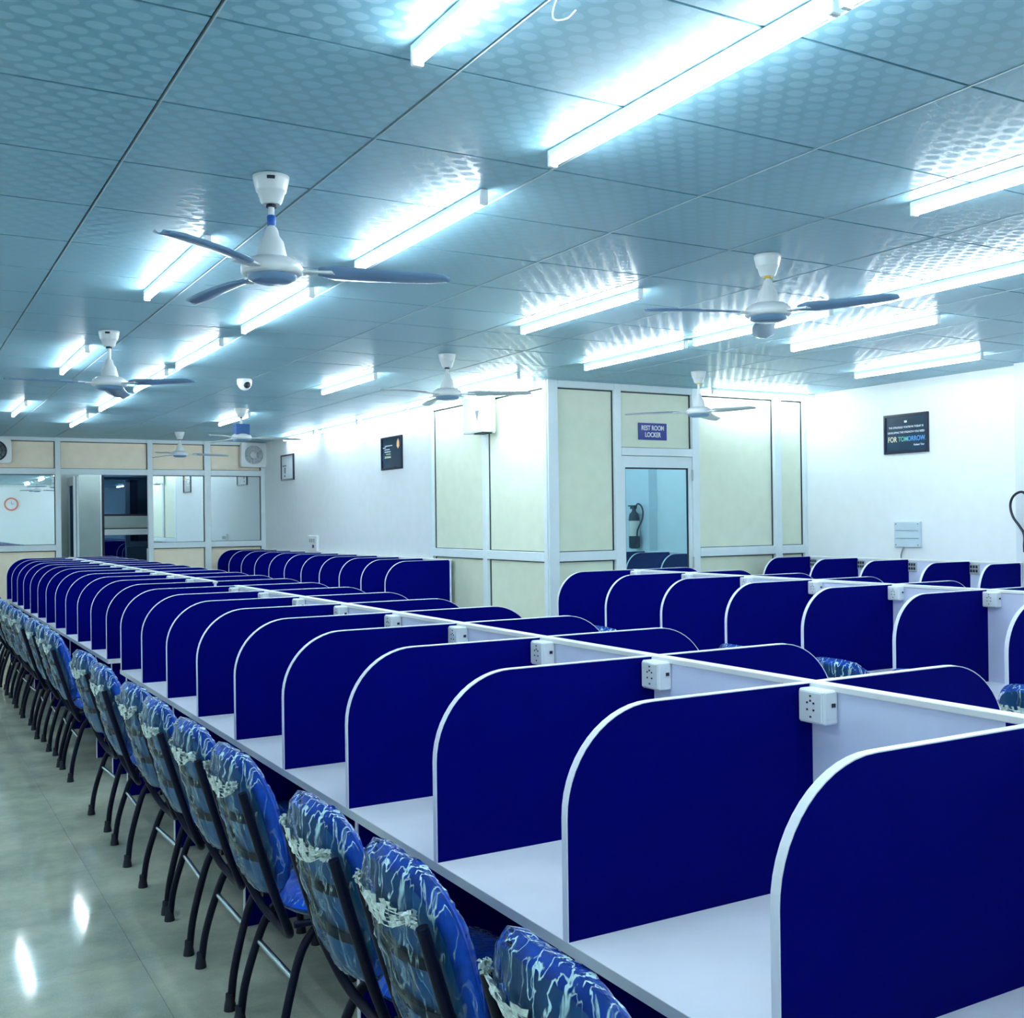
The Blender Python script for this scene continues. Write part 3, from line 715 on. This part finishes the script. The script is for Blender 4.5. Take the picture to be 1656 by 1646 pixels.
fan(1.19, 6.98, .325, (-48, 72, -168), 'second ceiling fan over the left aisle, above the chair line', badge=True)
fan(3.47, 6.93, .29, (-42, 78, -162), 'pale ceiling fan left of the partition corner', pale=1)
fan(5.73, 6.89, .335, (-84, 36, 156), 'pale ceiling fan in front of the rest room door', pale=1, tape='yellow')
fan(3.18, 11.1, .31, (-15, 105, 225), 'distant ceiling fan with a blue box around its motor', pale=1, boxed=True)
fan(3.29, 14.29, .29, (-10, 110, 230), 'farthest ceiling fan close to the glazed wall', pale=1)
fan(3.47, .40, .265, (20, 140, 260), 'ceiling fan reflected in the far left window', pale=0)

# ------------------------------------------------------------------ small things on walls and ceiling
t = empty('dome_camera', (2.57, 8.86, ZC), label='small white dome security camera on the ceiling with a black lens', cat='camera')
MB().lathe([(.058, -.001), (.062, -.012), (.060, -.040), (.048, -.068), (.028, -.088), (.002, -.095)], 24).build('dome', M['white'], t)
MB().lathe([(.030, 0), (.028, .012), (.018, .022), (.002, .027)], 18, mtx=Matrix.Translation((.008, -.040, -.050)) @ Matrix.Rotation(math.radians(118), 4, 'X')).build('lens', M['dark'], t)
hk = MB().tube(bez([(1.325, 2.06, ZC), (1.335, 2.10, ZC-.016), (1.36, 2.135, ZC-.020), (1.385, 2.12, ZC-.018), (1.39, 2.09, ZC-.010)], 5), .002, 6)
hk.build('wire', M['white'], label='short curled white wire hanging from the ceiling at the top edge', cat='wire')
def exhaust(x0, x1, z0, z1, label, dark):
    y = YF - .012
    cx_, cz_ = (x0+x1)/2, (z0+z1)/2; t = empty('exhaust_fan', (cx_, y, z0), label=label, cat='exhaust fan')
    w_ = (x1-x0)/2; h_ = (z1-z0)/2
    R_ = min(w_, h_)*.80
    n = 32; V = []; F = []
    for yy in (-.07, 0):
        for k in range(n):
            a = 2*PI*k/n; c_, s_ = math.cos(a), math.sin(a); q = max(abs(c_)/w_, abs(s_)/h_)
            V.append((c_/q, yy, h_+s_/q)); V.append((R_*c_, yy, h_+R_*s_))
    for k in range(n):
        a, b_ = 2*k, 2*((k+1) % n); F.append((a, b_, b_+1, a+1)); F.append((a, 2*n+a, 2*n+b_, b_)); F.append((a+1, b_+1, 2*n+b_+1, 2*n+a+1))
    MB().add(V, F).build('housing', M['white'], t)
    rot = Matrix.Rotation(-PI/2, 4, 'X'); rot.translation = Vector((0, 0, h_))
    MB().lathe([(R_, 0), (R_, .004)], 32, mtx=Matrix.Translation((0, -.012, h_)) @ Matrix.Rotation(PI/2, 4, 'X')).build('back_plate', M['conduit'] if dark else M['white'], t)
    rg = MB(); pts = lambda r_: [(r_*math.cos(2*PI*k/24), -.070, h_+r_*math.sin(2*PI*k/24)) for k in range(25)]
    rg.tube(pts(R_*.98), .010 if dark else .005, 6); rg.tube(pts(R_*.6), .003, 6); rg.tube(pts(R_*.3), .003, 6)
    for k in range(4): a = PI*k/4; rg.tube([(-R_*math.cos(a), -.071, h_-R_*math.sin(a)), (R_*math.cos(a), -.071, h_+R_*math.sin(a))], .003, 6)
    rg.build('grille', M['dark'] if dark else M['white'], t)
    for k in range(5):
        a = 2*PI*k/5; c_, s_ = math.cos(a), math.sin(a); r0, r1 = .25*R_, .88*R_
        MB().add([(r0*c_-.02*s_, -.03, h_+r0*s_+.02*c_), (r1*c_-.09*s_, -.02, h_+r1*s_+.09*c_), (r1*c_+.06*s_, -.05, h_+r1*s_-.06*c_), (r0*c_+.02*s_, -.045, h_+r0*s_-.02*c_),
                  (r0*c_-.02*s_, -.026, h_+r0*s_+.02*c_), (r1*c_-.09*s_, -.016, h_+r1*s_+.09*c_), (r1*c_+.06*s_, -.046, h_+r1*s_-.06*c_), (r0*c_+.02*s_, -.041, h_+r0*s_-.02*c_)],
                 [(0,1,2,3),(7,6,5,4),(0,4,5,1),(1,5,6,2),(2,6,7,3),(3,7,4,0)]).build('blade', M['greyprint'] if dark else M['palegrey'], t)
    MB().lathe([(.05, -.02), (.05, .02)], 16, mtx=Matrix.Translation((0, -.04, h_)) @ Matrix.Rotation(PI/2, 4, 'X')).build('hub', M['white'], t)
exhaust(4.50, 4.87, 2.43, 2.785, 'white square exhaust fan in the right corner of the glazed wall', False)
exhaust(1.06, 1.44, 2.44, 2.765, 'exhaust fan with a dark ring at the left edge of the picture', True)
# white box on the side partition
t = empty('wall_box', (PX-.012, 8.92, 2.42), label='white metal box with a small grey emblem high on the side partition', cat='electrical box')
MB().box((-.13, -.20, 0), (0, .20, .34), bev=.006).build('body', M['white'], t)
MB().box((-.137, -.19, .012), (-.130, .19, .33), bev=.003).build('cover', M['white'], t)
MB().add([(-.139, -.06, .20), (-.139, -.13, .20), (-.139, -.095, .105), (-.1365, -.06, .20), (-.1365, -.13, .20), (-.1365, -.095, .105)], [(0,1,2),(0,3,4,1),(1,4,5,2),(2,5,3,0)]).build('emblem', M['greyprint'], t)
MB().tube([(-.03, -.215, -.01), (-.03, -.215, .345)], .010, 8).build('conduit', M['conduit'], t)
MB().box((-.12, -.16, -.012), (-.02, .0, 0)).build('bottom_bracket', M['gasket'], t)
# rest room sign
t = empty('door_sign', (6.0, PY+.029, 2.315), label='navy sign reading REST ROOM LOCKER over the door', cat='sign')
MB().box((-.158, -.008, 0), (.158, 0, .152)).build('sign_board', M['sign'], t)
for s_, z, sz in (('REST ROOM', .106, .060), ('LOCKER', .045, .060)):
    me = text_mesh(s_, sz, M['signtext'], 'lettering', sx=.78)
    o = link(me, 'lettering', t, (0, -.010, z)); o.rotation_euler = (PI/2, 0, 0)
# framed pictures; plane x = X facing -x
def picture(X, y0, y1, z0, z1, label, mt, depth=.022):
    t = empty('framed_picture', (X, (y0+y1)/2, z0), label=label, cat='picture')
    w_ = (y1-y0)/2; h_ = z1-z0; f_ = .02
    fr = MB(); fr.box((-depth, -w_, 0), (0, w_, f_)).box((-depth, -w_, h_-f_), (0, w_, h_)).box((-depth, -w_, f_), (0, -w_+f_, h_-f_)).box((-depth, w_-f_, f_), (0, w_, h_-f_))
    fr.build('frame', M['pic_frame'], t)
    MB().box((-depth*.5, -w_+f_, f_), (-.001, w_-f_, h_-f_)).build('print', mt, t)
    return t, w_, h_, -depth*.5
def put_text(t, s_, sz, mt, x, y, z, sx=1.0, align='CENTER'):
    me = text_mesh(s_, sz, mt, 'lettering', align=align, ext=.0004, sx=sx)
    o = link(me, 'lettering', t, (x, y, z)); o.rotation_euler = (PI/2, 0, -PI/2); return o
# facing -x: text runs towards -y
t, w_, h_, xs = picture(XR, 6.38, 6.86, 2.16, 2.51, 'dark framed motto reading FOR TOMORROW on the right wall', M['pic'])
put_text(t, "THE STRUGGLE YOU'RE IN TODAY IS", .024, M['paper'], xs-.001, 0, .232, .95)
put_text(t, 'DEVELOPING THE STRENGTH YOU NEED', .024, M['paper'], xs-.001, 0, .187, .90)
put_text(t, 'FOR', .066, M['cream_t'], xs-.001, w_-.04, .125, .80, 'LEFT')
put_text(t, 'TOM', .060, M['green_t'], xs-.001, w_-.155, .125, .80, 'LEFT')
put_text(t, 'ORROW.', .060, M['blue_t'], xs-.001, -.018, .125, .80, 'LEFT')
put_text(t, 'Robert Tew', .024, M['paper'], xs-.001, -.14, .07, .95)
MB().box((xs-.002, -.012, .272), (xs, .016, .290)).build('mark', M['paper'], t)
t, w_, h_, xs = picture(4.87, 10.82, 11.38, 2.185, 2.55, 'dark framed poster with an orange flame, nearer picture on the far wall', M['pic'])
for z, y0, y1, k in ((.262, -.02, .18, 'paper'), (.245, .16, .24, 'paper'), (.222, .05, .19, 'paper'), (.196, .03, .19, 'paper'), (.170, .03, .15, 'cream_t'), (.145, .02, .19, 'lime_t'), (.132, .02, .19, 'cream_t')):
    MB().box((xs-.002, y0, z), (xs, y1, z+.008)).build('text_line', M[k], t)
fl = MB().prism([(0, .22), (.035, .25), (.030, .30), (.0, .335), (-.03, .30), (-.035, .25)], -.001, .001, mtx=Matrix.Translation((xs-.002, -.18, 0)) @ Matrix.Rotation(PI/2, 4, 'Z'))
fl.build('flame_print', M['orange'], t)
t, w_, h_, xs = picture(4.87, 14.44, 14.98, 2.20, 2.56, 'thin framed white certificate, the farther picture on the far wall', M['paper'])
MB().box((xs-.002, .05, .195), (xs, .22, .215)).build('text_line', M['greyprint'], t)
MB().box((xs-.002, .08, .10), (xs, .14, .185)).build('text_line', M['greyprint'], t)
MB().box((xs-.002, .10, .05), (xs, .14, .075)).build('text_line', M['dark'], t)
# switch plate on the far wall
t = empty('switch_board', (4.87, 13.67, 1.235), label='small white switchboard on the far wall above the wall bench', cat='switchboard')
MB().box((-.03, -.16, 0), (0, .16, .20), bev=.004).build('box', M['white'], t)
for k in range(3): MB().box((-.036, .07-.08*k, .11), (-.03, .11-.08*k, .16)).build('switch', M['conduit'], t)
MB().box((-.034, -.06, .04), (-.03, 0, .08)).build('socket', M['dark'], t)
# pale plate with four screws on the right wall
t = empty('switch_board', (XR, 6.61, 1.325), label='pale glazed switchboard with four corner screws under the dark picture', cat='switchboard')
MB().box((-.03, -.14, 0), (0, .14, .225), bev=.003).build('plate', M['perspex'], t)
for z in (.075, .145): MB().box((-.032, -.125, z), (-.03, .125, z+.007)).build('groove', M['darkline'], t)
for y in (-.12, .12):
    for z in (.02, .205): MB().lathe([(.007, 0), (.006, .003)], 10, mtx=Matrix.Translation((-.030, y, z)) @ Matrix.Rotation(-PI/2, 4, 'Y')).build('screw', M['greyprint'], t)
MB().tube(bez([(-.02, .045, 0), (-.03, .05, -.03), (-.022, .07, -.065), (-.02, .075, -.10)], 4), .006, 8).build('cable', M['greyprint'], t)
# fire extinguisher on the pillar, hose loop reaching into the picture
ex = empty('fire_extinguisher', (7.68, 5.27, 1.25), label='wall-hung extinguisher with a black looped hose, cut by the right edge', cat='extinguisher')
MB().lathe([(.040, 0), (.062, .012), (.065, .03), (.065, .36), (.055, .41), (.028, .44), (.022, .47)], 24).build('cylinder', M['dark'], ex)
MB().lathe([(.0665, .15), (.0665, .33)], 24).build('paper_label', M['labelcream'], ex)
MB().box((-.02, -.05, .47), (.02, .03, .50)).box((-.012, -.10, .50), (.012, .02, .515)).build('valve', M['dark'], ex)
MB().tube(bez([(0, .03, .485), (-.01, .09, .53), (-.01, .16, .50), (-.01, .19, .43), (-.01, .17, .34), (-.01, .11, .26), (-.01, .075, .20), (-.01, .07, .10)], 5), .010, 10).build('hose', M['dark'], ex)
MB().lathe([(.012, 0), (.014, .05), (.010, .10)], 12, (-.01, .07, .06)).build('nozzle', M['dark'], ex)
# round wall clock on the back wall (seen only as a reflection)
ck = empty('wall_clock', (3.15, YB+.001, 2.24), label='orange-rimmed round wall clock behind the viewpoint, reflected in the far left window', cat='clock')
RM = Matrix.Rotation(-PI/2, 4, 'X')
MB().lathe([(.15, 0), (.15, .02)], 32, mtx=RM).build('dial', M['paper'], ck)
MB().tube([(.17*math.cos(2*PI*k/32), .02, .17*math.sin(2*PI*k/32)) for k in range(33)], .022, 8).build('rim', M['ring'], ck)
MB().box((-.004, .021, 0), (.004, .024, .10)).box((0, .021, -.004), (.07, .024, .004)).build('hands', M['dark'], ck)
